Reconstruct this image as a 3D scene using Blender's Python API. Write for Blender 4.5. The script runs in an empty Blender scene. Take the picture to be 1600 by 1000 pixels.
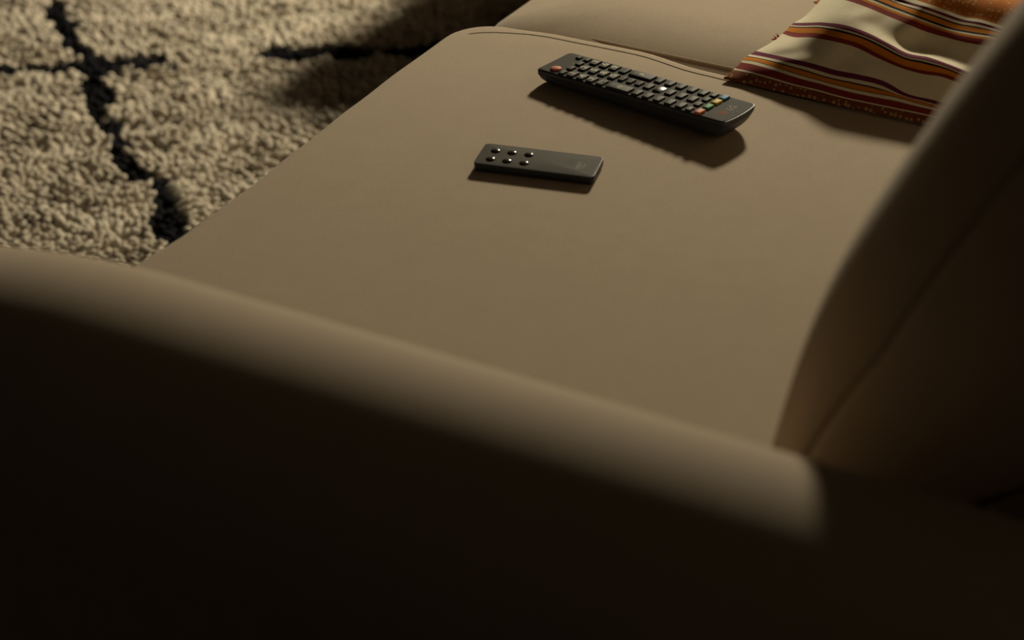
import bpy, bmesh, math, random
import numpy as np
from mathutils import Vector, Matrix

# ---------------------------------------------------------------- camera, world, light, exposure
scene = bpy.context.scene
col = scene.collection
rad = math.radians
SEAT = 0.45                                   # height of the seat above the floor; everything below is in metres

cam_data = bpy.data.cameras.new('camera')
cam_data.sensor_width = 23.5
cam_data.lens = 49.94
cam_data.clip_start = 0.05
cam_data.dof.use_dof = True
cam_data.dof.focus_distance = 1.93
cam_data.dof.aperture_fstop = 3.2
cam = bpy.data.objects.new('camera', cam_data)
col.objects.link(cam)
cam.location = (-1.56856, -0.7247, SEAT + 0.795)
yaw, pitch = rad(28.65), rad(30.3)            # heading from the sofa's length towards its front; looking down
fwd = Vector((math.cos(yaw) * math.cos(pitch), math.sin(yaw) * math.cos(pitch), -math.sin(pitch)))
cam.rotation_euler = fwd.to_track_quat('-Z', 'Y').to_euler()
scene.camera = cam

world = bpy.data.worlds.new('dim_room')
scene.world = world
world.use_nodes = True
bg = world.node_tree.nodes['Background']
bg.inputs['Color'].default_value = (1.0, 0.82, 0.66, 1)
bg.inputs['Strength'].default_value = 0.0065

lamp = bpy.data.lights.new('lamp_bulb', 'POINT')
lamp.energy = 215
lamp.color = (1.0, 0.885, 0.64)
lamp.shadow_soft_size = 0.12
lamp_ob = bpy.data.objects.new('lamp_bulb', lamp)
col.objects.link(lamp_ob)
lamp_ob.location = (2.0, 0.42, SEAT + 1.02)

vs = scene.view_settings
vs.view_transform = 'Standard'
vs.look = 'None'
vs.gamma = 1.0
vs.use_curve_mapping = False
vs.exposure = 0.0

# ---------------------------------------------------------------- helpers
def link(o, parent=None):
    col.objects.link(o)
    if parent is not None:
        o.parent = parent
    return o

def tag(o, label=None, category=None, group=None, kind=None):
    for k, v in (('label', label), ('category', category), ('group', group), ('kind', kind)):
        if v:
            o[k] = v
    return o

def empty(name, loc, rotz=0.0):
    o = bpy.data.objects.new(name, None)
    o.empty_display_size = 0.05
    o.location = loc
    o.rotation_euler = (0, 0, rotz)
    return link(o)

def mesh_obj(name, verts, faces, mat, parent=None, smooth=True):
    me = bpy.data.meshes.new(name)
    me.from_pydata([tuple(v) for v in verts], [], faces)
    if smooth:
        me.polygons.foreach_set('use_smooth', [True] * len(me.polygons))
    me.materials.append(mat)
    me.update()
    return link(bpy.data.objects.new(name, me), parent)

def bm_obj(name, bm, mat, parent=None, smooth=True):
    bmesh.ops.recalc_face_normals(bm, faces=bm.faces[:])
    me = bpy.data.meshes.new(name)
    bm.to_mesh(me)
    bm.free()
    if smooth:
        me.polygons.foreach_set('use_smooth', [True] * len(me.polygons))
    me.materials.append(mat)
    return link(bpy.data.objects.new(name, me), parent)

def loft(rings, cap0=True, cap1=True, closed=True):
    """Rings of equal length joined into a skin; the ends are fanned to a centre."""
    n = len(rings[0])
    verts = [tuple(p) for r in rings for p in r]
    faces = []
    for k in range(len(rings) - 1):
        a, b = k * n, (k + 1) * n
        for i in range(n if closed else n - 1):
            j = (i + 1) % n
            faces.append((a + i, a + j, b + j, b + i))
    for cap, base, flip in ((cap0, 0, True), (cap1, (len(rings) - 1) * n, False)):
        if cap:
            c = np.mean(np.array(verts[base:base + n]), axis=0)
            verts.append(tuple(c))
            ci = len(verts) - 1
            for i in range(n):
                j = (i + 1) % n
                faces.append((base + j, base + i, ci) if flip else (base + i, base + j, ci))
    return verts, faces

def rounded_rect(x0, x1, y0, y1, r, nc=8, nx=24, ny=24):
    """Counter-clockwise rounded rectangle, always the same number of points."""
    r = max(min(r, (x1 - x0) / 2 - 1e-5, (y1 - y0) / 2 - 1e-5), 1e-5)
    pts = []
    cs = ((x1 - r, y1 - r, 0), (x0 + r, y1 - r, 90), (x0 + r, y0 + r, 180), (x1 - r, y0 + r, 270))
    for q, (cx, cy, a0) in enumerate(cs):
        arc = [(cx + r * math.cos(rad(a0 + 90 * k / nc)), cy + r * math.sin(rad(a0 + 90 * k / nc))) for k in range(nc + 1)]
        pts += arc
        nxt = cs[(q + 1) % 4]
        a1 = rad(nxt[2])
        e = (nxt[0] + r * math.cos(a1), nxt[1] + r * math.sin(a1))
        m = nx if q % 2 == 0 else ny
        for k in range(1, m):
            t = k / m
            pts.append((arc[-1][0] * (1 - t) + e[0] * t, arc[-1][1] * (1 - t) + e[1] * t))
    return pts

def text_obj(name, body, size, mat, parent, loc, right, up, depth=0.00012, bold=0.0):
    cu = bpy.data.curves.new(name, 'FONT')
    cu.body = body
    cu.size = size
    cu.align_x = 'CENTER'
    cu.align_y = 'CENTER'
    cu.extrude = depth
    cu.offset = bold
    cu.resolution_u = 3
    tmp = bpy.data.objects.new('tmp', cu)
    me = bpy.data.meshes.new_from_object(tmp)
    bpy.data.objects.remove(tmp)
    bpy.data.curves.remove(cu)
    me.name = name
    me.materials.clear()
    me.materials.append(mat)
    o = link(bpy.data.objects.new(name, me), parent)
    r, u = Vector(right).normalized(), Vector(up).normalized()
    n = r.cross(u)
    o.matrix_local = Matrix(((r.x, u.x, n.x, loc[0]), (r.y, u.y, n.y, loc[1]), (r.z, u.z, n.z, loc[2]), (0, 0, 0, 1)))
    return o

# ---------------------------------------------------------------- materials
def new_mat(name, color, rough=0.6, spec=0.5, metallic=0.0):
    m = bpy.data.materials.new(name)
    m.use_nodes = True
    p = m.node_tree.nodes['Principled BSDF']
    p.inputs['Base Color'].default_value = (*color, 1)
    p.inputs['Roughness'].default_value = rough
    p.inputs['Specular IOR Level'].default_value = spec
    p.inputs['Metallic'].default_value = metallic
    return m

class NT:
    """Small helper for wiring node trees."""
    def __init__(self, m):
        self.m, self.t = m, m.node_tree
        self.p = self.t.nodes['Principled BSDF']
    def n(self, kind, **kw):
        nd = self.t.nodes.new(kind)
        for k, v in kw.items():
            setattr(nd, k, v)
        return nd
    def l(self, a, b):
        self.t.links.new(a, b)
    def math(self, op, a, b=None, c=None):
        nd = self.n('ShaderNodeMath', operation=op)
        for i, v in enumerate((a, b, c)):
            if v is None:
                continue
            if isinstance(v, (int, float)):
                nd.inputs[i].default_value = v
            else:
                self.l(v, nd.inputs[i])
        return nd.outputs[0]
    def noise(self, vec, scale, detail=2.0, rough=0.5):
        nd = self.n('ShaderNodeTexNoise')
        nd.inputs['Scale'].default_value = scale
        nd.inputs['Detail'].default_value = detail
        nd.inputs['Roughness'].default_value = rough
        self.l(vec, nd.inputs['Vector'])
        return nd.outputs['Fac']
    def mix(self, fac, a, b):
        nd = self.n('ShaderNodeMix', data_type='RGBA')
        if isinstance(fac, (int, float)):
            nd.inputs[0].default_value = fac
        else:
            self.l(fac, nd.inputs[0])
        for i, v in ((6, a), (7, b)):
            if isinstance(v, tuple):
                nd.inputs[i].default_value = (*v, 1)
            else:
                self.l(v, nd.inputs[i])
        return nd.outputs[2]
    def bump(self, height, strength, dist):
        nd = self.n('ShaderNodeBump')
        nd.inputs['Strength'].default_value = strength
        nd.inputs['Distance'].default_value = dist
        self.l(height, nd.inputs['Height'])
        self.l(nd.outputs[0], self.p.inputs['Normal'])

def fabric(name, c_hi, c_lo, period=0.00155, bump=0.25):
    """Diagonal twill: yarn ribs about 1.5 mm apart, with uneven yarn thickness."""
    m = new_mat(name, c_hi, 0.9, 0.15)
    t = NT(m)
    co = t.n('ShaderNodeTexCoord').outputs['Object']
    sp = t.n('ShaderNodeSeparateXYZ')
    t.l(co, sp.inputs[0])
    k = 2 * math.pi / period / math.sqrt(2)
    d = t.math('SUBTRACT', sp.outputs[0], sp.outputs[1])
    d = t.math('ADD', d, t.math('MULTIPLY', sp.outputs[2], 0.8))
    wob = t.math('MULTIPLY', t.noise(co, 60, 2), 0.004)
    ph = t.math('MULTIPLY', t.math('ADD', d, wob), k)
    rib = t.math('MULTIPLY_ADD', t.math('SINE', ph), 0.5, 0.5)
    n1 = t.noise(co, 900, 1)
    n2 = t.noise(co, 45, 3)
    f = t.math('MULTIPLY_ADD', n1, 0.40, t.math('MULTIPLY', rib, 0.60))
    f = t.math('MULTIPLY_ADD', t.math('SUBTRACT', n2, 0.5), 0.14, f)
    t.l(t.mix(f, c_lo, c_hi), t.p.inputs['Base Color'])
    t.p.inputs['Sheen Weight'].default_value = 0.1
    t.p.inputs['Sheen Roughness'].default_value = 0.5
    t.bump(rib, bump, 0.0004)
    return m

def plastic(name, color, rough, spec, grain=2500.0, bump=0.05, wear=0.0):
    m = new_mat(name, color, rough, spec)
    t = NT(m)
    co = t.n('ShaderNodeTexCoord').outputs['Object']
    t.bump(t.noise(co, grain, 1), bump, 0.0001)
    if wear:
        f = t.noise(co, 70, 4, 0.6)
        t.l(t.math('MULTIPLY_ADD', f, wear, rough - wear / 2), t.p.inputs['Roughness'])
        t.l(t.mix(f, tuple(c * 0.8 for c in color), tuple(c * 1.2 for c in color)), t.p.inputs['Base Color'])
    return m

M = {}
M['sofa'] = fabric('sofa_twill', (0.60, 0.485, 0.36), (0.26, 0.195, 0.135))
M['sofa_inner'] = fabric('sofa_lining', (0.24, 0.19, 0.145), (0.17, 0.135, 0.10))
M['thread'] = new_mat('stitching_thread', (0.40, 0.32, 0.23), 0.9, 0.1)
M['wood'] = new_mat('dark_wood', (0.06, 0.035, 0.02), 0.5)

def stripe_material():
    m = new_mat('striped_cotton', (0.7, 0.62, 0.47), 0.9, 0.1)
    t = NT(m)
    tc = t.n('ShaderNodeTexCoord')
    sp = t.n('ShaderNodeSeparateXYZ')
    t.l(tc.outputs['UV'], sp.inputs[0])
    wob = t.math('MULTIPLY', t.math('SUBTRACT', t.noise(tc.outputs['Object'], 25, 2), 0.5), 0.006)
    v = t.math('ADD', sp.outputs[1], wob)
    cream, red, plum = (0.74, 0.665, 0.49), (0.23, 0.032, 0.026), (0.15, 0.022, 0.055)
    orange, black, rust = (0.62, 0.21, 0.012), (0.012, 0.011, 0.012), (0.47, 0.15, 0.018)
    stops = [(0, (0.20, 0.062, 0.022)), (.060, cream), (.072, red), (.121, cream), (.137, black), (.1435, orange), (.1695, black), (.176, cream),  # first band: rust painted darker for the shade where the edge turns under
             (.198, plum), (.233, cream), (.403, red), (.437, orange), (.473, black), (.4805, cream), (.490, plum), (.515, cream),
             (.700, red), (.730, orange), (.738, cream), (.746, black), (.7515, orange), (.7765, black), (.782, cream), (.797, plum),
             (.823, cream), (.838, rust)]
    r = t.n('ShaderNodeValToRGB')
    cr = r.color_ramp
    cr.interpolation = 'CONSTANT'
    cr.elements[0].position, cr.elements[0].color = 0, (*stops[0][1], 1)
    cr.elements[1].position, cr.elements[1].color = stops[1][0], (*stops[1][1], 1)
    for p, c in stops[2:]:
        e = cr.elements.new(p)
        e.color = (*c, 1)
    t.l(v, r.inputs[0])
    # small pale flecks printed on the two rust bands
    vo = t.n('ShaderNodeTexVoronoi')
    vo.inputs['Scale'].default_value = 210
    vo.inputs['Randomness'].default_value = 0.5
    t.l(tc.outputs['Object'], vo.inputs['Vector'])
    dot = t.math('LESS_THAN', vo.outputs['Distance'], 0.34)
    band = t.math('ADD', t.math('LESS_THAN', v, 0.055), t.math('GREATER_THAN', v, 0.848))
    base = t.mix(t.math('MULTIPLY', t.math('MULTIPLY', dot, band), 0.6), r.outputs[0], (0.60, 0.42, 0.2))
    weave = t.noise(tc.outputs['Object'], 1400, 1)
    slub = t.noise(tc.outputs['Object'], 160, 3)
    f = t.math('MULTIPLY', t.math('ADD', weave, slub), 0.5)
    dark = t.n('ShaderNodeMix', data_type='RGBA', blend_type='MULTIPLY')
    dark.inputs[0].default_value = 1.0
    t.l(base, dark.inputs[6])
    t.l(t.mix(f, (0.8, 0.8, 0.8), (1.15, 1.15, 1.15)), dark.inputs[7])
    t.l(dark.outputs[2], t.p.inputs['Base Color'])
    t.bump(weave, 0.15, 0.0004)
    return m

M['stripe'] = stripe_material()
M['shell'] = plastic('remote_shell', (0.050, 0.057, 0.074), 0.45, 0.22)
M['plate'] = plastic('remote_face', (0.048, 0.046, 0.039), 0.75, 0.12, bump=0.10)
M['key'] = plastic('rubber_key', (0.042, 0.042, 0.035), 0.62, 0.12)
M['key_gloss'] = plastic('glossy_key', (0.042, 0.041, 0.034), 0.55, 0.08, bump=0.02)
M['key_shiny'] = plastic('polished_key', (0.030, 0.029, 0.026), 0.22, 0.6, bump=0.02)
M['print'] = new_mat('pale_print', (0.66, 0.63, 0.48), 0.7, 0.1)
M['print_dim'] = new_mat('faint_print', (0.20, 0.185, 0.145), 0.7, 0.1)
M['maker_print'] = new_mat('maker_print', (0.34, 0.32, 0.25), 0.8, 0.1)
M['mark_dark'] = new_mat('dark_print', (0.006, 0.006, 0.006), 0.6)
M['power_red'] = plastic('salmon_key', (0.62, 0.20, 0.115), 0.6, 0.15)
M['logo_red'] = new_mat('logo_red', (0.22, 0.085, 0.065), 0.8, 0.05)
M['red'] = plastic('red_key', (0.62, 0.17, 0.095), 0.6, 0.15)
M['green'] = plastic('green_key', (0.035, 0.22, 0.095), 0.6, 0.15)
M['yellow'] = plastic('yellow_key', (0.62, 0.43, 0.035), 0.6, 0.15)
M['blue'] = plastic('blue_key', (0.04, 0.17, 0.33), 0.6, 0.15)
M['small_shell'] = plastic('small_remote_shell', (0.022, 0.025, 0.036), 0.42, 0.3)
M['small_face'] = plastic('worn_membrane', (0.050, 0.045, 0.034), 0.70, 0.14, grain=900, bump=0.06, wear=0.16)
M['dome'] = plastic('membrane_dome', (0.034, 0.031, 0.025), 0.20, 0.45, bump=0.01)
M['small_print'] = new_mat('worn_print', (0.075, 0.07, 0.052), 0.6)
M['red_thread'] = new_mat('red_thread', (0.55, 0.10, 0.035), 0.9, 0.1)

def pile_material():
    m = new_mat('wool_pile', (0.5, 0.43, 0.33), 1.0, 0.05)
    t = NT(m)
    a = t.n('ShaderNodeAttribute', attribute_name='pile_color')
    t.l(a.outputs['Color'], t.p.inputs['Base Color'])
    return m

M['pile'] = pile_material()
M['rug_back'] = fabric('rug_backing', (0.33, 0.27, 0.20), (0.2, 0.16, 0.11), 0.006)

def floor_material():
    m = new_mat('floor_boards', (0.10, 0.06, 0.035), 0.5)
    t = NT(m)
    co = t.n('ShaderNodeTexCoord').outputs['Object']
    mp = t.n('ShaderNodeMapping')
    mp.inputs['Scale'].default_value = (2, 22, 2)
    t.l(co, mp.inputs[0])
    t.l(t.mix(t.noise(mp.outputs[0], 4, 5), (0.06, 0.035, 0.02), (0.14, 0.09, 0.05)), t.p.inputs['Base Color'])
    return m

def wall_material():
    m = new_mat('wall_paint', (0.22, 0.185, 0.145), 0.9, 0.2)
    t = NT(m)
    co = t.n('ShaderNodeTexCoord').outputs['Object']
    t.bump(t.noise(co, 180, 4), 0.1, 0.001)
    return m

# ---------------------------------------------------------------- the room
M['floor'], M['wall'] = floor_material(), wall_material()
def slab(name, x0, x1, y0, y1, z0, z1, mat):
    v = [(x, y, z) for z in (z0, z1) for y in (y0, y1) for x in (x0, x1)]
    f = [(0, 2, 3, 1), (4, 5, 7, 6), (0, 1, 5, 4), (2, 6, 7, 3), (0, 4, 6, 2), (1, 3, 7, 5)]
    o = mesh_obj(name, v, f, mat, smooth=False)
    return tag(o, kind='structure')

slab('floor', -3.2, 3.4, -1.5, 4.2, -0.1, 0.0, M['floor'])
slab('wall_back', -3.2, 3.4, -1.62, -1.5, -0.1, 2.6, M['wall'])
slab('wall_far', 3.4, 3.52, -1.62, 4.2, -0.1, 2.6, M['wall'])

# ---------------------------------------------------------------- the sofa
SX, SY = 0.55, -0.10
sofa = empty('sofa', (SX, SY, 0))
tag(sofa, 'beige twill fabric sofa with rounded armrest, two seat cushions and leaning back cushion', 'sofa')

def S(p):
    """Seat coordinates (height measured from the seat) to the sofa's own."""
    return (p[0] - SX, p[1] - SY, p[2] + SEAT)

def curve(xs, ys):
    xs, ys = np.array(xs), np.array(ys)
    def f(x):
        # smooth (cosine) interpolation between given stations
        i = int(np.clip(np.searchsorted(xs, x) - 1, 0, len(xs) - 2))
        t = float(np.clip((x - xs[i]) / (xs[i + 1] - xs[i]), 0, 1))
        t = t * t * (3 - 2 * t)
        return float(ys[i] * (1 - t) + ys[i + 1] * t)
    return f

def cushion(name, x0, x1, y0, y1, top, thick, edge_r, corner_r, edge_w=None, warp=None, crown=0.0, parent=sofa, nx=40, ny=40):
    """Upholstered seat block: stacked rounded outlines with a rolled top edge and, if asked, a sewn groove."""
    lay = [(0.012, top - thick), (0.0, top - thick + 0.012), (0.0, top - thick * 0.5)]
    for k in range(9):
        a = rad(90 * k / 8)
        lay.append(((edge_w or edge_r) * (1 - math.cos(a)), top - edge_r + edge_r * math.sin(a)))
    last = lay[-1][0]
    half = min(x1 - x0, y1 - y0) / 2
    for q in (0.05, 0.13, 0.25, 0.42, 0.62, 0.82):
        if half * q > last + 0.004:
            lay.append((half * q, top))
    rings = []
    for d, z in lay:
        ring = []
        for x, y in rounded_rect(x0 + d, x1 - d, y0 + d, y1 - d, corner_r - min(d, corner_r * 0.6), 10, nx, ny):
            zz = z
            if z > top - 0.002:
                e = min(x - x0, x1 - x, y - y0, y1 - y)
                s = min(1.0, max(0.0, e / 0.16))
                zz = z + crown * (1 - (1 - s) ** 2) * 0.5
            p = (x, y, zz)
            ring.append(S(warp(p) if warp else p))
        rings.append(ring)
    v, f = loft(rings)
    return mesh_obj(name, v, f, M['sofa'], parent)

side_wave = curve([-0.40, -0.22, -0.10, -0.01, 0.06, 0.14, 0.19, 0.25], [-0.008, -0.007, -0.009, -0.002, 0.010, 0.008, 0.001, 0.0])
front_sag = curve([-0.65, -0.43, -0.377, -0.287, -0.20, -0.11, -0.02, 0.12], [-0.015, -0.0135, -0.0165, -0.0145, -0.009, -0.0035, 0.0005, 0.003])
def near_warp(p):
    x, y, z = p
    wx = min(1, max(0, (x + 0.08) / 0.16))
    wy = min(1, max(0, (y - 0.05) / 0.14))
    return (x + wx * side_wave(y), y + wy * front_sag(x), z)

near = cushion('seat_cushion', -0.622, 0.1105, -0.42, 0.238, 0.0, 0.15, 0.013, 0.052, warp=near_warp)
near['label'] = 'near seat cushion with a stitched border'
far = cushion('seat_cushion', 0.121, 0.945, -0.42, 0.259, -0.010, 0.15, 0.045, 0.07, edge_w=0.12, crown=0.0)
shade_caster = cushion('added_shade_cushion', 0.96, 1.72, -0.42, 0.75, -0.010, 0.15, 0.020, 0.05, edge_w=0.06, crown=0.0)  # unseen end section, added to cast the shadow on the rug

def tube(name, pts, r, mat, parent, sides=8, closed=False):
    P = [Vector(p) for p in pts]
    n = len(P)
    rings = []
    for i in range(n):
        a = P[(i - 1) % n] if closed or i else P[i]
        b = P[(i + 1) % n] if closed or i < n - 1 else P[i]
        t = (b - a).normalized()
        s = t.cross(Vector((0, 0, 1)))
        s = s.normalized() if s.length > 1e-4 else Vector((1, 0, 0))
        w = t.cross(s)
        rings.append([tuple(P[i] + s * (r * math.cos(2 * math.pi * k / sides)) + w * (r * math.sin(2 * math.pi * k / sides))) for k in range(sides)])
    if closed:
        rings.append(rings[0])
        v, f = loft(rings, False, False)
    else:
        v, f = loft(rings)
    return mesh_obj(name, v, f, mat, parent)

# welt sewn along the rolled side of the far cushion, sinking in at both ends
wp = [(0.1607 + 0.012 * max(0.0, (abs(y + 0.1) - 0.20) / 0.1) ** 2, y, -0.0218 - 0.006 * max(0.0, (abs(y + 0.1) - 0.20) / 0.1) ** 2) for y in np.linspace(-0.38, 0.18, 40)]
tube('piping', [S((x, float(y), z)) for x, y, z in wp], 0.0013, M['sofa'], far, 8)
# dark thread of the border seam: along the far side, round the front corner and over the front edge
gp = [(0.092, -0.40 + 0.56 * k / 40) for k in range(41)]
gp += [(0.042 + 0.050 * math.cos(rad(a)), 0.16 + 0.066 * math.sin(rad(a))) for a in range(6, 97, 6)]
gp = [near_warp((x, y, 0.0001 if y < 0.215 else 0.0001 - (y - 0.215) * 0.4)) for x, y in gp]
tube('stitching', [S(p) for p in gp], 0.0005, M['thread'], near, 5)

# lining cloth stretched between the two seat blocks
def block(name, x0, x1, y0, y1, z0, z1, mat, parent, r=0.01, edge=0.006):
    lay = [(edge, z0), (0, z0 + edge), (0, z1 - edge), (edge * 0.3, z1 - edge * 0.3), (edge, z1)]
    rings = [[S((x, y, z)) for x, y in rounded_rect(x0 + d, x1 - d, y0 + d, y1 - d, max(r - d, 0.002), 4, 6, 6)] for d, z in lay]
    v, f = loft(rings)
    return mesh_obj(name, v, f, mat, parent)

block('seat_lining', 0.100, 0.135, -0.42, 0.205, -0.14, -0.075, M['sofa_inner'], sofa)
block('base', -0.62, 1.72, -0.94, 0.215, -0.34, -0.146, M['sofa'], sofa, 0.03, 0.012)
block('added_shade_base', 0.97, 1.71, 0.20, 0.73, -0.34, -0.158, M['sofa'], sofa, 0.03, 0.012)  # body below the added section that shades the rug
block('back_frame', -0.62, 1.72, -0.95, -0.765, -0.20, 0.36, M['sofa'], sofa, 0.03, 0.02)
for lx, ly in ((-0.74, 0.12), (-0.74, -0.86), (0.55, 0.15), (1.65, -0.86), (1.65, 0.24), (0.55, -0.86)):
    rings = []
    for z, q in ((-0.45, 0.016), (-0.44, 0.018), (-0.33, 0.026)):
        rings.append([S((lx + q * math.cos(2 * math.pi * k / 12), ly + q * math.sin(2 * math.pi * k / 12), z)) for k in range(12)])
    v, f = loft(rings)
    mesh_obj('leg', v, f, M['wood'], sofa)

# armrest: a round-topped roll running front to back
def armrest():
    XC, ZC, R, YF, YB, RE = -0.724, 0.078, 0.100, 0.235, -0.95, 0.085
    ys = [(YB, 0.03), (YB + 0.01, 0.012), (YB + 0.03, 0.0)]
    ys += [(YB + 0.03 + (YF - RE - YB - 0.03) * k / 40, 0.0) for k in range(1, 41)]
    for k in range(1, 13):
        a = rad(90 * k / 12)
        ys.append((YF - RE + RE * math.sin(a), RE * (1 - math.cos(a)) * 0.8))
    rings = []
    for y, ins in ys:
        drop = 0.012 * (max(0.0, y) / 0.12) ** 2
        r = R - ins
        ring = []
        zb = -0.34 + ins
        for k in range(10):
            ring.append((XC + r, y, zb + (ZC - drop - zb) * k / 10))
        for k in range(33):
            a = math.pi * k / 32
            ring.append((XC + r * math.cos(a), y, ZC - drop + r * math.sin(a)))
        for k in range(1, 11):
            ring.append((XC - r, y, ZC - drop + (zb - ZC + drop) * k / 10))
        rings.append([S(p) for p in ring])
    v, f = loft(rings)
    return mesh_obj('armrest', v, f, M['sofa'], sofa)
armrest()

# back cushions: a leaning profile swept along the sofa, rolled and seamed at the ends
BACK = [(-.322, -.008), (-.332, .03), (-.344, .091), (-.355, .149), (-.365, .189), (-.379, .228), (-.397, .267), (-.421, .317), (-.442, .357),
        (-.462, .392), (-.486, .425), (-.530, .452), (-.60, .458), (-.690, .450), (-.750, .420), (-.780, .36), (-.785, .20), (-.78, .05), (-.76, -.008), (-.55, -.008)]
def resample(pts, n):
    P = np.array(pts + [pts[0]], float)
    d = np.r_[0, np.cumsum(np.linalg.norm(np.diff(P, axis=0), axis=1))]
    t = np.linspace(0, d[-1], n, endpoint=False)
    q = np.stack([np.interp(t, d, P[:, k]) for k in (0, 1)], 1)
    for _ in range(3):
        q = (np.roll(q, 1, 0) + 2 * q + np.roll(q, -1, 0)) / 4
    return q

def back_cushion(x0, x1, seam=True):
    q = resample(BACK, 150)
    def inward(k=2):
        tan = np.roll(q, -k, 0) - np.roll(q, k, 0)
        tan /= np.linalg.norm(tan, axis=1)[:, None]
        nrm = np.stack([-tan[:, 1], tan[:, 0]], 1)
        c = q.mean(0)
        if ((c - q) * nrm).sum() < 0:
            nrm = -nrm
        for _ in range(6):
            nrm = (np.roll(nrm, 1, 0) + 2 * nrm + np.roll(nrm, -1, 0)) / 4
        return nrm
    nrm = inward()
    RX, RI = 0.085, 0.030
    rings = []
    def ring(x, ins):
        w = np.asarray(ins)
        p = q + nrm * (w[:, None] if w.ndim else w)
        rings.append([S((x, a, b)) for a, b in p])
    seam_ins = np.clip(0.030 + 0.20 * (q[:, 1] - 0.10), 0.030, 0.052)
    end = []
    for k in range(1, 9):
        a = rad(90 * k / 8)
        end.append((RX * (1 - math.sin(a)), RI * (1 - math.cos(a)) * 0.9))
    for off, ins in ((-.0035, .006), (-.002, .0022), (-.0005, .0012), (.003, 0.0), (-.0005, -.0012), (-.001, -.0022)):
        if seam:
            ring(x0 + off, seam_ins + ins)
    for off, ins in reversed(end):
        ring(x0 + off, ins)
    for k in range(31):
        t = k / 30
        ring(x0 + RX + (x1 - x0 - 2 * RX) * t, -0.004 * math.sin(math.pi * t))
    for off, ins in end:
        ring(x1 - off, ins)
    v, f = loft(rings)
    return mesh_obj('back_cushion', v, f, M['sofa'], sofa)

back_cushion(-0.60, 0.135)
back_cushion(0.145, 0.95)
back_cushion(0.96, 1.72)

# ---------------------------------------------------------------- remotes (local X runs along the length, Y across, Z up; in metres)
mm = 0.001
def stack(layers, corner, bow=0.0, xbow=0.0, nc=6, nx=30, ny=14):
    """Plan outlines stacked upwards: (inset left, inset right, inset side, z)."""
    rings = []
    for L, W, dl, dr, dv, z, rr in layers:
        ring = []
        for x, y in rounded_rect(-L / 2 + dl, L / 2 - dr, -W / 2 + dv, W / 2 - dv, rr, nc, nx, ny):
            w = max(0.0, (x - xbow) / (L / 2 - xbow)) if bow else 0
            ring.append(((x + bow * w * (1 - (2 * y / W) ** 2)) * mm, y * mm, z * mm))
        rings.append(ring)
    return loft(rings)

def flat(o, deg=32):
    o.data.set_sharp_from_angle(angle=rad(deg))
    return o

def key_mesh(name, lu, lv, h, mat, bev=0.7, nose=0.0):
    """A key cap with a rolled top edge; 'nose' drops the end nearest +X into a slope."""
    bm = bmesh.new()
    bmesh.ops.create_cube(bm, size=1)
    for v in bm.verts:
        v.co = Vector((v.co.x * lu * mm, v.co.y * lv * mm, (v.co.z + 0.5) * h * mm))
    if nose:
        bmesh.ops.bisect_plane(bm, geom=bm.verts[:] + bm.edges[:] + bm.faces[:], plane_co=(0.0, 0, 0), plane_no=(1, 0, 0))
        for v in bm.verts:
            if v.co.x > 0.3 * lu * mm and v.co.z > h * 0.5 * mm:
                v.co.z -= nose * mm
    side = [e for e in bm.edges if abs(e.verts[0].co.z - e.verts[1].co.z) > h * 0.5 * mm and abs(e.verts[0].co.x) > 0.3 * lu * mm]
    bmesh.ops.bevel(bm, geom=side, offset=0.9 * mm, segments=2, affect='EDGES', profile=0.5)
    top = [e for e in bm.edges if e.verts[0].co.z > h * 0.45 * mm and e.verts[1].co.z > h * 0.45 * mm and len(e.link_faces) == 2
           and e.calc_face_angle() > rad(40)]
    bmesh.ops.bevel(bm, geom=top, offset=bev * mm, segments=3, affect='EDGES', profile=0.5)
    bmesh.ops.recalc_face_normals(bm, faces=bm.faces[:])
    me = bpy.data.meshes.new(name)
    bm.to_mesh(me)
    bm.free()
    me.polygons.foreach_set('use_smooth', [True] * len(me.polygons))
    me.materials.append(mat)
    if hasattr(me, 'set_sharp_from_angle'):
        me.set_sharp_from_angle(angle=rad(50))
    return me

TILT = rad(2.15)                       # the battery end is thicker, so the face slopes a little
big = empty('remote_control', (0.0049, 0.0041, SEAT - 0.0012), rad(-101.0))
big.rotation_euler = (0, -TILT, rad(-101.0))
tag(big, 'large black television remote with many keys, lying nearest the striped pillow', 'remote')
L, W = 201.5, 49.0
v, f = stack([
    (L, W, 7, 20, 15.0, 0.2, 6), (L, W, 4.6, 16, 11.0, 0.7, 7), (L, W, 2.4, 11, 7.0, 2.6, 7), (L, W, 1.3, 7.5, 4.4, 5.2, 7),
    (L, W, 0.6, 4.6, 2.4, 8.6, 6), (L, W, 0.5, 2.4, 1.1, 12.2, 5), (L, W, 0.0, 0.9, 0.3, 15.6, 4), (L, W, 0.0, 0.15, 0.0, 18.2, 4),
    (L, W, 0.15, 0.15, 0.12, 18.9, 4), (L, W, 0.6, 0.5, 0.5, 19.4, 4), (L, W, 1.1, 0.95, 0.9, 19.5, 4)], 4, bow=2.6, xbow=70)
v = [(p[0], p[1], p[2] + (1.4 * mm - p[0] * math.tan(TILT)) * max(0.0, 1 - p[2] / (14 * mm))) for p in v]
flat(mesh_obj('body', v, f, M['shell'], big))
v, f = stack([(L, W, 1.5, 1.2, 1.2, 19.3, 3.5), (L, W, 1.5, 1.2, 1.2, 19.75, 3.5), (L, W, 1.75, 1.45, 1.45, 19.95, 3.5), (L, W, 2.4, 2.1, 2.0, 20.0, 3.5)], 3, bow=2.6, xbow=70)
flat(mesh_obj('face_plate', v, f, M['plate'], big))
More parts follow.
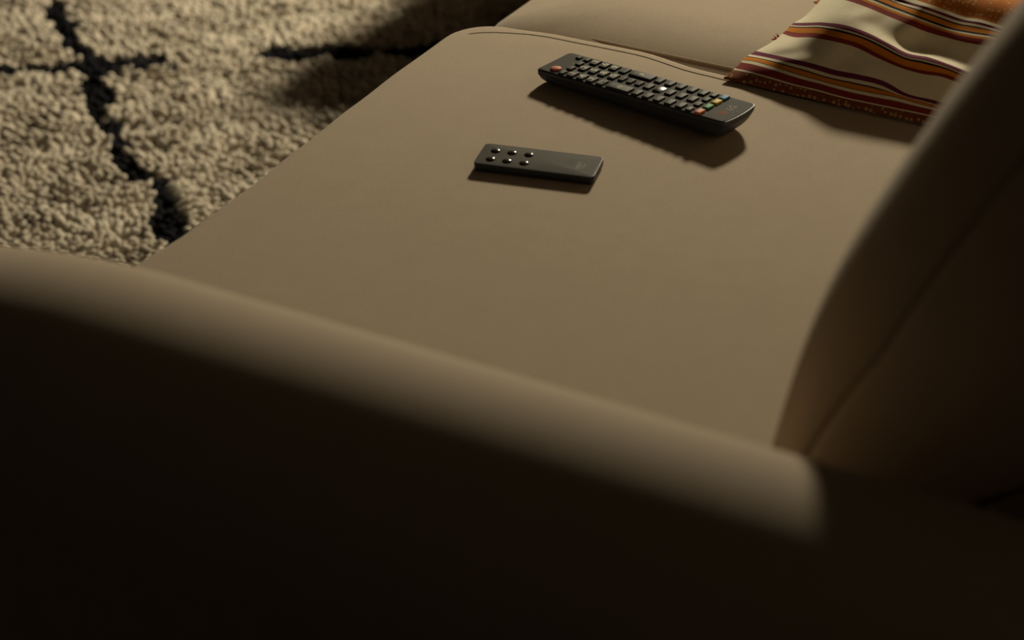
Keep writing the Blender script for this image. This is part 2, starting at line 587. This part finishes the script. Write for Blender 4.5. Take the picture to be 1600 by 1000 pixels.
# parting line round the shell
ringpts = [((x + 2.6 * max(0.0, (x - 70) / (L / 2 - 70)) * (1 - (2 * y / W) ** 2)) * mm, y * mm, 15.2 * mm)
           for x, y in rounded_rect(-L / 2 + 0.0, L / 2 - 1.0, -W / 2 + 0.3, W / 2 - 0.3, 4, 6, 30, 14)]
tube('seam', ringpts, 0.00022, M['mark_dark'], big, 5, True)

FZ = 19.9
KU = 1.052                              # lengthwise spacing of the keys
def add_key(me, u, vv, z=FZ, name='button', label=None):
    o = bpy.data.objects.new(name, me)
    o.location = (u * KU * mm, vv * mm, z * mm)
    link(o, big)
    if label:
        o['label'] = label
    return o

def legend(key, body, size, h, dim=False, du=0.0, name='digit'):
    # lettering reads across the remote: its right is +Y, its top towards the power key (-X)
    return text_obj(name, body, size * mm, M['print_dim' if dim else 'print'], key, (du * mm, 0, h * mm + 0.00002), (0, 1, 0), (-1, 0, 0), bold=0.00013 if size > 5 else 0.0)

def bars(key, segs, h, mat, name='symbol', wd=0.55):
    """Flat printed strokes on a key top: list of (u0, v0, u1, v1) in mm."""
    vs_, fs_ = [], []
    for u0, v0, u1, v1 in segs:
        a, b = Vector((u0, v0)), Vector((u1, v1))
        d = (b - a).normalized() * (wd / 2)
        n = Vector((-d.y, d.x))
        c = [a - d + n, a - d - n, b + d - n, b + d + n]
        k = len(vs_)
        vs_ += [(p.x * mm, p.y * mm, zz * mm) for zz in (h - 0.08, h + 0.05) for p in c]
        fs_ += [(k + 4, k + 5, k + 6, k + 7)] + [(k + i, k + (i + 1) % 4, k + 4 + (i + 1) % 4, k + 4 + i) for i in range(4)]
    return mesh_obj(name, vs_, fs_, mat, key, smooth=False)

H = 1.6
k_small = key_mesh('small_key', 5.6, 8.2, H, M['key'])
k_digit = key_mesh('digit_key', 7.2, 11.4, H, M['key'])
k_mid = key_mesh('slim_key', 5.4, 9.6, H, M['key'])
k_nav = key_mesh('navigation_key', 7.0, 10.6, H, M['key_gloss'])
k_long = key_mesh('rocker_key', 24.0, 11.2, H + 0.3, M['key_gloss'], 0.9)
k_end = key_mesh('round_end_key', 5.0, 6.2, H, M['key'], 1.1)

# power key: a round dome
pts = []
for rr, z in ((5.0, 0.0), (5.0, 0.9), (4.7, 1.5), (3.7, 2.0), (2.0, 2.3), (0.7, 2.4)):
    pts.append([(rr * math.cos(2 * math.pi * k / 28) * mm, rr * math.sin(2 * math.pi * k / 28) * mm, z * mm) for k in range(28)])
v, f = loft(pts)
o = mesh_obj('power_button', v, f, M['power_red'], big)
o.location = (-80.7 * KU * mm, -15.6 * mm, FZ * mm)
o['label'] = 'round salmon power button'
# a small key beside the far edge and a row of four below the power key
add_key(k_end, -80.0, 16.6)
for vv in (-18.6, -6.6, 5.6, 17.2):
    add_key(k_small, -71.2, vv)
text_obj('print_mark', '-', 5 * mm, M['print'], big, (-78.2 * KU * mm, 4.6 * mm, 20.02 * mm), (0, 1, 0), (-1, 0, 0))
# number pad
pad = [(-61.8, '123'), (-51.5, '456'), (-41.4, '789')]
for u, ds in pad:
    for vv, ch in zip((-16.6, 0.0, 16.0), ds):
        legend(add_key(k_digit, u, vv), ch, 9.4, H)
u = -31.0
k = add_key(k_digit, u, -16.6)
bars(k, [(-1.6, -3.4, -1.6, 3.4)], H, M['print'])
legend(k, 'LIST', 2.6, H, True, 1.4, 'lettering')
legend(add_key(k_digit, u, 0.0), '0', 9.4, H)
legend(add_key(k_digit, u, 16.0), 'Q.VIEW', 2.2, H, True, 0.0, 'lettering')
# rockers with slim keys between
r1 = add_key(k_long, -12.3, -17.2, name='volume_rocker')
bars(r1, [(-8.2, -1.6, -8.2, 1.6), (-9.8, 0, -6.6, 0), (8.4, -1.8, 8.4, 1.8)], H + 0.3, M['mark_dark'])
bars(r1, [(-0.9, -3.0, 0.9, -3.0), (0.9, -3.0, 0.9, -1.4), (-0.9, -3.0, -0.9, -1.4), (-0.9, -1.4, -2.2, 0.4), (0.9, -1.4, 2.2, 0.4), (-2.2, 0.4, 2.2, 0.4),
          (-1.2, 2.0, 1.2, 2.0)], H + 0.3, M['print'])
r2 = add_key(k_long, -12.3, 15.9, name='channel_rocker')
legend(r2, 'P', 8.0, H + 0.3, False, 0.0, 'lettering')
bars(r2, [(-6.8, -1.8, -8.4, 0), (-8.4, 0, -6.8, 1.8), (6.8, -1.8, 8.4, 0), (8.4, 0, 6.8, 1.8)], H + 0.3, M['mark_dark'])
for uu, s in ((-21.8, 'MUTE'), (-13.3, 'FAV'), (-4.6, 'INFO')):
    legend(add_key(k_mid, uu, 0.4), s, 2.4, H, True, 0.0, 'lettering')
# menu and navigation block: three keys to a row
k_tilt = key_mesh('sloping_key', 8.4, 10.8, H, M['key_shiny'], 0.6, nose=0.85)
nav = {}
for u in (5.2, 16.0, 27.0, 38.4, 49.4):
    for vv in (-16.6, 0.0, 16.2):
        if u == 16.0 and vv == 0.0:
            o = add_key(k_tilt, u, vv, label='glossy arrow key with a sloping end')
        else:
            o = add_key(k_nav, u, vv)
        nav[(u, vv)] = o
# thin pale arcs of the navigation ring
bars(nav[(27.0, -16.6)], [(-2.0, 3.6, 0.2, 2.4), (0.2, 2.4, 1.6, 0.2), (1.6, 0.2, 2.2, -2.6)], H, M['print_dim'], 'symbol', 0.5)
circ = [(1.5 * math.cos(a), 1.5 * math.sin(a), 1.5 * math.cos(a + 0.52), 1.5 * math.sin(a + 0.52)) for a in np.arange(0.6, 5.4, 0.52)]
bars(nav[(49.4, -16.6)], circ, H, M['print'], 'symbol', 0.5)
bars(nav[(49.4, 16.2)], [(0, -1.3, 0, 1.3)], H, M['print'], 'symbol', 0.6)
# playback row of four
play = [add_key(k_small, 59.2, vv) for vv in (-18.6, -6.4, 5.8, 17.2)]
bars(play[0], [(-1.3, -1.2, 0, 1.2), (0, 1.2, 1.3, -1.2)], H, M['print'], 'symbol', 0.5)
bars(play[3], [(-1.2, -1.4, -1.2, 1.4), (-1.2, 1.4, 1.2, 1.4), (1.2, 1.4, 1.2, -1.4), (1.2, -1.4, -1.2, -1.4)], H, M['print'], 'symbol', 0.45)
# four coloured keys
for vv, c in ((-18.8, 'red'), (-6.4, 'green'), (6.0, 'yellow'), (17.4, 'blue')):
    add_key(key_mesh(c + '_key', 6.4, 9.2, 2.1, M[c], 0.8), 69.0, vv, label={'red': 'salmon red', 'green': 'green', 'yellow': 'yellow', 'blue': 'blue'}[c] + ' colour key')
# maker's mark printed on the face: a round badge with a letter face in it, then the letters
pts = [[(rr * math.cos(2 * math.pi * k / 32) * mm, rr * math.sin(2 * math.pi * k / 32) * mm, z * mm) for k in range(32)] for rr, z in ((4.6, 0), (4.6, 0.06))]
v, f = loft(pts)
badge = mesh_obj('badge', v, f, M['logo_red'], big, smooth=False)
badge.location = (84.4 * KU * mm, -7.8 * mm, 19.98 * mm)
ring = [(3.4 * math.cos(a), 3.4 * math.sin(a), 3.4 * math.cos(a + 0.4), 3.4 * math.sin(a + 0.4)) for a in np.arange(-1.6, 3.05, 0.39)]
ring += [(-1.6, -0.2, 1.6, -0.2), (1.6, -0.2, 1.6, 1.0), (0.0, 1.4, 0.0, 3.2)]
bars(badge, ring, 0.07, M['print_dim'], 'symbol', 0.5)
text_obj('lettering', 'LG', 8.8 * mm, M['maker_print'], big, (84.4 * KU * mm, 4.4 * mm, 20.02 * mm), (0, 1, 0), (-1, 0, 0), bold=0.00015)
text_obj('lettering', 'TV', 5.0 * mm, M['print_dim'], big, (92.2 * KU * mm, -1.2 * mm, 20.02 * mm), (0, 1, 0), (-1, 0, 0))

# ---- the small remote
small = empty('remote_control', (-0.1476, 0.0265, SEAT), math.atan2(-0.973, 0.2313))
tag(small, 'small thin black remote with six domed buttons, alone in the middle of the cushion', 'remote')
L2, W2 = 101.5, 38.6
v, f = stack([
    (L2, W2, 1.2, 1.8, 1.0, 0.2, 4), (L2, W2, 0.5, 1.0, 0.4, 0.5, 4), (L2, W2, 0.1, 0.45, 0.1, 1.6, 4), (L2, W2, 0, 0.1, 0, 4.2, 4), (L2, W2, 0, 0, 0, 7.2, 4),
    (L2, W2, 0.08, 0.08, 0.08, 7.65, 4), (L2, W2, 0.3, 0.3, 0.3, 7.9, 4), (L2, W2, 0.75, 0.75, 0.75, 7.95, 4), (L2, W2, 0.95, 0.95, 0.95, 7.75, 4)], 4)
flat(mesh_obj('body', v, f, M['small_shell'], small))
v, f = stack([(L2, W2, 1.1, 1.1, 1.1, 7.6, 3.4), (L2, W2, 1.1, 1.1, 1.1, 7.86, 3.4), (L2, W2, 1.35, 1.35, 1.35, 7.92, 3.4)], 3)
flat(mesh_obj('face_plate', v, f, M['small_face'], small))
pts = [[(rr * math.cos(2 * math.pi * k / 28) * mm, rr * math.sin(2 * math.pi * k / 28) * mm, z * mm) for k in range(28)]
       for rr, z in ((4.3, -0.1), (4.1, 0.25), (3.6, 0.75), (2.8, 1.15), (1.8, 1.4), (0.8, 1.52))]
v, f = loft(pts)
dome = mesh_obj('button', v, f, M['dome'], small)
first = True
for u in (-38.6, -24.6, -10.1):
    for vv in (7.0, -9.0):
        o = dome if first else link(dome.copy(), small)
        first = False
        o.location = (u * mm, vv * mm, 7.9 * mm)
# worn, unreadable print across the far end
random.seed(4)
seg, y = [], -9.0
while y < 6.0:
    seg += [(33.0 - random.uniform(0, 1.6), y, 35.2 + random.uniform(0, 1.2), y)]
    y += random.uniform(0.9, 1.5)
seg += [(33.2, -9.0, 33.2, -2.0), (35.6, -7.5, 35.6, 1.0), (38.4, -4.0, 38.4, 4.0)]
bars(small, seg, 7.93, M['small_print'], 'worn_print', 0.42)

# ---------------------------------------------------------------- the striped pillow
ROWV = [0.0, .10, .155, .215, .32, .42, .455, .50, .58, .72, .76, .81, .84, 1.0]
PILLOW = [
    [(85, -36, 4), (85, -51, 4), (84, -71, 4), (83, -96, 4), (82, -120, 4), (81, -144, 4), (81, -168, 4), (81, -191, 4), (81, -214, 4), (80, -242, 4), (79, -273, 4)],
    [(107, -40, 8), (99, -57, 12), (94, -78, 13), (91, -102, 12), (89, -126, 12), (88, -149, 11), (88, -172, 11), (88, -194, 11), (88, -216, 11), (87, -243, 11), (86, -273, 10)],
    [(120, -40, 10), (111, -58, 15), (102, -80, 18), (97, -105, 18), (95, -128, 17), (94, -151, 17), (94, -173, 17), (94, -195, 17), (92, -218, 16), (91, -244, 15), (90, -274, 14)],
    [(134, -43, 11), (121, -62, 17), (108, -85, 23), (104, -109, 24), (102, -132, 23), (101, -155, 24), (101, -177, 23), (95, -201, 19), (95, -223, 18), (93, -249, 17), (91, -279, 16)],
    [(160, -49, 12), (129, -74, 25), (119, -95, 29), (113, -118, 32), (113, -140, 32), (111, -161, 32), (108, -183, 30), (104, -205, 26), (104, -225, 26), (103, -250, 25), (101, -278, 24)],
    [(188, -50, 12), (152, -76, 27), (133, -100, 39), (125, -123, 43), (124, -143, 42), (119, -165, 38), (115, -187, 35), (114, -207, 34), (114, -226, 35), (112, -250, 32), (110, -277, 31)],
    [(195, -51, 13), (161, -76, 29), (138, -101, 42), (128, -124, 46), (127, -145, 45), (122, -167, 41), (117, -188, 38), (116, -208, 37), (116, -227, 37), (115, -251, 34), (113, -277, 33)],
    [(206, -51, 14), (170, -77, 32), (146, -102, 46), (135, -126, 52), (132, -147, 51), (127, -168, 48), (122, -189, 44), (122, -209, 44), (121, -228, 42), (119, -252, 38), (118, -278, 36)],
    [(226, -56, 16), (185, -83, 38), (159, -107, 52), (151, -129, 57), (153, -148, 52), (145, -170, 47), (148, -188, 41), (147, -207, 41), (139, -228, 41), (135, -251, 42), (132, -277, 42)],
    [(271, -55, 18), (218, -85, 43), (182, -113, 59), (174, -135, 59), (171, -155, 56), (161, -176, 57), (162, -194, 53), (160, -213, 52), (156, -232, 53), (155, -252, 54), (155, -277, 55)],
    [(290, -55, 18), (235, -86, 45), (196, -114, 62), (189, -136, 62), (185, -155, 60), (172, -178, 62), (172, -196, 59), (170, -215, 57), (168, -233, 58), (167, -254, 59), (163, -280, 59)],
    [(312, -54, 18), (252, -86, 46), (211, -116, 64), (200, -138, 64), (192, -159, 62), (179, -182, 66), (180, -199, 63), (178, -218, 61), (176, -236, 62), (173, -258, 61), (167, -284, 60)],
    [(327, -53, 18), (264, -87, 47), (222, -116, 66), (208, -139, 67), (198, -161, 65), (184, -184, 68), (185, -201, 65), (183, -220, 63), (181, -237, 64), (178, -259, 63), (172, -285, 63)],
    [(413, -40, 10), (328, -81, 47), (277, -113, 70), (264, -135, 74), (249, -159, 75), (225, -184, 78), (218, -205, 75), (215, -223, 74), (212, -241, 74), (209, -263, 73), (203, -288, 73)],
]

def catmull(A, n, axis):
    """Catmull-Rom refinement of a control grid along one axis, n steps per span."""
    A = np.moveaxis(A, axis, 0)
    P = np.concatenate([2 * A[:1] - A[1:2], A, 2 * A[-1:] - A[-2:-1]])
    out = []
    for i in range(len(A) - 1):
        p0, p1, p2, p3 = P[i], P[i + 1], P[i + 2], P[i + 3]
        for k in range(n):
            t = k / n
            out.append(0.5 * (2 * p1 + (p2 - p0) * t + (2 * p0 - 5 * p1 + 4 * p2 - p3) * t * t + (3 * p1 - p0 - 3 * p2 + p3) * t ** 3))
    out.append(A[-1])
    return np.moveaxis(np.array(out), 0, axis)

def pillow():
    A = np.array(PILLOW, float) / 1000
    # the side away from the camera: over the crown and down to the seat
    last = A[-1]
    back1 = last + np.array([0.07, 0.0, 0.0]); back1[:, 2] = last[:, 2] * 0.75 + 0.004
    back2 = last + np.array([0.12, 0.0, 0.0]); back2[:, 2] = last[:, 2] * 0.30 + 0.003
    back3 = last + np.array([0.15, 0.0, 0.0]); back3[:, 2] = 0.004
    A = np.concatenate([A, [back1, back2, back3]])
    vv = np.array(ROWV + [1.2, 1.4, 1.5])
    # one more column so the pillow runs on behind the back cushion's edge
    ext = A[:, -1] + np.array([0.0, -0.014, -0.004]); ext[:, 2] = np.maximum(ext[:, 2] * 0.6, 0.002)
    A = np.concatenate([A, ext[:, None]], 1)
    NR, NC = 7, 8
    G = catmull(catmull(A, NR, 0), NC, 1)
    V = np.interp(np.arange(G.shape[0]) / NR, np.arange(len(vv)), vv)
    nr, nc = G.shape[:2]
    # underside: follows the outline, dished down to the seat
    T = np.minimum(np.linspace(0, 1, nr), np.linspace(1, 0, nr))[:, None]
    Sx = np.minimum(np.linspace(0, 1, nc), np.linspace(1, 0, nc))[None, :]
    edge = np.clip(np.minimum(T * 9, Sx * 9), 0, 1)
    edge = edge * edge * (3 - 2 * edge)
    B = G.copy()
    floor_z = np.where(G[..., 0] > 0.18, -0.0075, 0.0025)
    lim = np.minimum(G[..., 2] - 0.001, np.maximum(floor_z, G[..., 2] - 0.006 - 0.08 * edge))
    B[..., 2] = lim
    verts = [(p[0], p[1], p[2] + SEAT) for p in G.reshape(-1, 3)] + [(p[0], p[1], p[2] + SEAT) for p in B.reshape(-1, 3)]
    faces, uv = [], []
    O = nr * nc
    idx = lambda i, j: i * nc + j
    def face(*q):
        faces.append(q)
    for i in range(nr - 1):
        for j in range(nc - 1):
            face(idx(i, j), idx(i, j + 1), idx(i + 1, j + 1), idx(i + 1, j))
            face(O + idx(i, j), O + idx(i + 1, j), O + idx(i + 1, j + 1), O + idx(i, j + 1))
    for i in range(nr - 1):
        face(idx(i, 0), idx(i + 1, 0), O + idx(i + 1, 0), O + idx(i, 0))
        face(idx(i + 1, nc - 1), idx(i, nc - 1), O + idx(i, nc - 1), O + idx(i + 1, nc - 1))
    for j in range(nc - 1):
        face(idx(0, j + 1), idx(0, j), O + idx(0, j), O + idx(0, j + 1))
        face(idx(nr - 1, j), idx(nr - 1, j + 1), O + idx(nr - 1, j + 1), O + idx(nr - 1, j))
    o = mesh_obj('throw_pillow', verts, faces, M['stripe'])
    lay = o.data.uv_layers.new(name='UVMap')
    for lp in o.data.loops:
        k = lp.vertex_index % O
        lay.data[lp.index].uv = ((k % nc) / (nc - 1), V[k // nc])
    tag(o, 'wrinkled cream cotton pillow with orange, red and plum stripes on the far seat', 'pillow')
    # loose red threads at the sewn side
    rng = np.random.default_rng(5)
    pts, fcs = [], []
    for r0, n in ((5 * NR - 4, 5), (9 * NR - 2, 5)):
        c = Vector(verts[idx(r0, 0)])
        for q in range(n):
            d = Vector((rng.uniform(-.4, .6), rng.uniform(.5, 1.0), rng.uniform(-.1, .7))).normalized()
            s = Vector((0, 0, 1)).cross(d).normalized() * 0.0009
            w = d.cross(s).normalized() * 0.0009
            b = c + Vector((rng.uniform(-.004, .004), -.001, 0))
            k = len(pts)
            ln = rng.uniform(.003, .005)
            for t, g in ((0, 1.0), (.6, .8), (1, .25)):
                m_ = b + d * ln * t
                pts += [tuple(m_ + s * g), tuple(m_ + w * g), tuple(m_ - s * g), tuple(m_ - w * g)]
            for a in (0, 4):
                for e in range(4):
                    fcs.append((k + a + e, k + a + (e + 1) % 4, k + a + 4 + (e + 1) % 4, k + a + 4 + e))
    mesh_obj('loose_threads', pts, fcs, M['red_thread'], o)['kind'] = 'stuff'
    return o
pillow()

# ---------------------------------------------------------------- the shaggy rug
def rug():
    X0, X1, Y0, Y1 = -0.75, 1.95, 0.30, 2.5
    root = empty('shaggy_rug', ((X0 + X1) / 2, (Y0 + Y1) / 2, 0))
    tag(root, 'shaggy cream wool rug with thin black diamond lines on the floor', 'rug')
    cx, cy = root.location.x, root.location.y
    lay = [(0.004, 0.0), (0.0, 0.004), (0.002, 0.011), (0.006, 0.012)]
    rings = [[(x - cx, y - cy, z) for x, y in rounded_rect(X0 + d, X1 - d, Y0 + d, Y1 - d, 0.02, 4, 30, 30)] for d, z in lay]
    v, f = loft(rings)
    mesh_obj('backing', v, f, M['rug_back'], root)
    rng = np.random.default_rng(11)
    def grid(step, x0, x1, y0, y1):
        gx, gy = np.meshgrid(np.arange(x0, x1, step), np.arange(y0, y1, step))
        gx = gx + (np.arange(gx.shape[0]) % 2)[:, None] * step * 0.5
        P = np.stack([gx.ravel(), gy.ravel()], 1)
        return P + rng.uniform(-0.45, 0.45, P.shape) * step
    fine = grid(0.0088, X0 + 0.012, 1.40, Y0 + 0.012, 1.70)
    rest = grid(0.013, X0 + 0.012, X1 - 0.012, Y0 + 0.012, Y1 - 0.012)
    rest = rest[~((rest[:, 0] < 1.40) & (rest[:, 1] < 1.70))]
    P = np.concatenate([fine, rest])
    size = np.concatenate([np.full(len(fine), 0.0088), np.full(len(rest), 0.013)])
    n = len(P)
    def field(p, seed, freq):
        r = np.random.default_rng(seed)
        s = np.zeros(len(p))
        for _ in range(7):
            a = r.uniform(0, 2 * np.pi)
            k = freq * r.uniform(0.6, 1.7)
            s += np.sin((p[:, 0] * np.cos(a) + p[:, 1] * np.sin(a)) * k + r.uniform(0, 6.28))
        return s / 3.2
    # --- the knotted black lines: a loose diamond lattice, each line wavering and breaking off here and there
    def seg_dist(p, a, b):
        a, b = np.array(a), np.array(b)
        d = b - a
        t = np.clip(((p - a) @ d) / (d @ d), 0, 1)
        return np.linalg.norm(p - (a + t[:, None] * d), axis=1), t
    wv = np.stack([field(P, 21, 32), field(P, 22, 32)], 1) * 0.004 + np.stack([field(P, 23, 140), field(P, 24, 140)], 1) * 0.005
    Q = P + wv
    dark = np.zeros(n, bool)
    wn = field(P, 31, 40)
    lines = []
    A = [(1.05, 1.62), (0.7525, 1.32), (0.64, 1.185), (0.60, 1.13), (0.49, 1.03), (0.4145, 0.9366), (0.335, 0.84), (0.262, 0.74), (0.10, 0.56), (-0.05, 0.38)]
    B1 = [(0.10, 1.72), (0.36, 1.42), (0.52, 1.222), (0.60, 1.13), (0.648, 1.043)]
    B2 = [(0.737, 0.926), (0.80, 0.845), (0.885, 0.735), (1.05, 0.53), (1.2, 0.36)]
    for pl, w in ((A, 0.0165), (B1, 0.0185), (B2, 0.0185)):
        for a, b in zip(pl[:-1], pl[1:]):
            lines.append((a, b, w))
    for off in (1.05, -1.05):
        lines.append(((1.05 + off, 1.62), (-0.05 + off, 0.38), 0.013))
        lines.append(((0.10 + off, 1.72), (1.2 + off, 0.36), 0.013))
    lines.append(((1.05, 1.62), (1.75, 2.4), 0.013))
    lines.append(((0.10, 1.72), (-0.45, 2.4), 0.013))
    for a, b, w in lines:
        d, t = seg_dist(Q, a, b)
        dark |= d < w * (1 + 0.42 * wn)
    d, t = seg_dist(Q, (0.60, 1.13), (0.585, 1.112))
    dark |= d < 0.026
    lean_f = np.stack([field(P, 41, 9), field(P, 42, 9)], 1) * 0.25 + np.stack([field(P, 43, 45), field(P, 44, 45)], 1) * 0.40 + np.array([-0.10, -0.15])
    lean = lean_f + rng.normal(0, 0.16, (n, 2))
    hgt = 0.021 + 0.004 * field(P, 45, 70) + rng.normal(0, 0.0022, n)
    hgt = np.where(dark, hgt - 0.005, hgt)
    hgt = np.clip(hgt, 0.008, 0.031)
    rad_ = size * rng.uniform(0.60, 0.92, n)
    rot = rng.uniform(0, 2 * np.pi, n)
    levels = [(0.0, 0.75), (0.5, 1.0), (0.85, 0.85), (1.0, 0.4)]
    SD = 5
    V = np.zeros((n, len(levels) * SD, 3))
    for li, (h, r) in enumerate(levels):
        off = lean * (hgt * h ** 1.7)[:, None]
        for s in range(SD):
            a = rot + 2 * np.pi * s / SD + h * 0.9
            V[:, li * SD + s, 0] = P[:, 0] + off[:, 0] + np.cos(a) * rad_ * r - cx
            V[:, li * SD + s, 1] = P[:, 1] + off[:, 1] + np.sin(a) * rad_ * r - cy
            V[:, li * SD + s, 2] = 0.010 + hgt * h
    fl = []
    for li in range(len(levels) - 1):
        for s in range(SD):
            t = (s + 1) % SD
            fl += [(li * SD + s, li * SD + t, (li + 1) * SD + t), (li * SD + s, (li + 1) * SD + t, (li + 1) * SD + s)]
    top = (len(levels) - 1) * SD
    for s in range(1, SD - 1):
        fl.append((top, top + s, top + s + 1))
    F = np.array(fl)[None] + (np.arange(n) * len(levels) * SD)[:, None, None]
    F = F.reshape(-1, 3)
    me = bpy.data.meshes.new('pile')
    V = V.reshape(-1, 3)
    me.vertices.add(len(V))
    me.vertices.foreach_set('co', V.ravel())
    me.loops.add(len(F) * 3)
    me.loops.foreach_set('vertex_index', F.ravel().astype(np.int32))
    me.polygons.add(len(F))
    me.polygons.foreach_set('loop_start', np.arange(0, len(F) * 3, 3, dtype=np.int32))
    me.polygons.foreach_set('use_smooth', np.ones(len(F), bool))
    me.update(calc_edges=True)
    tone = np.clip(1 + 0.09 * rng.normal(size=n) + 0.05 * field(P, 46, 25), 0.6, 1.3)[:, None]
    c = np.where(dark[:, None], np.array([0.014, 0.014, 0.017]), np.array([0.53, 0.47, 0.385]) * tone)
    c = np.repeat(np.c_[c, np.ones(n)], len(levels) * SD, 0)
    at = me.color_attributes.new('pile_color', 'FLOAT_COLOR', 'POINT')
    at.data.foreach_set('color', c.ravel().astype(np.float32))
    me.materials.append(M['pile'])
    o = link(bpy.data.objects.new('pile', me), root)
    o['kind'] = 'stuff'
rug()
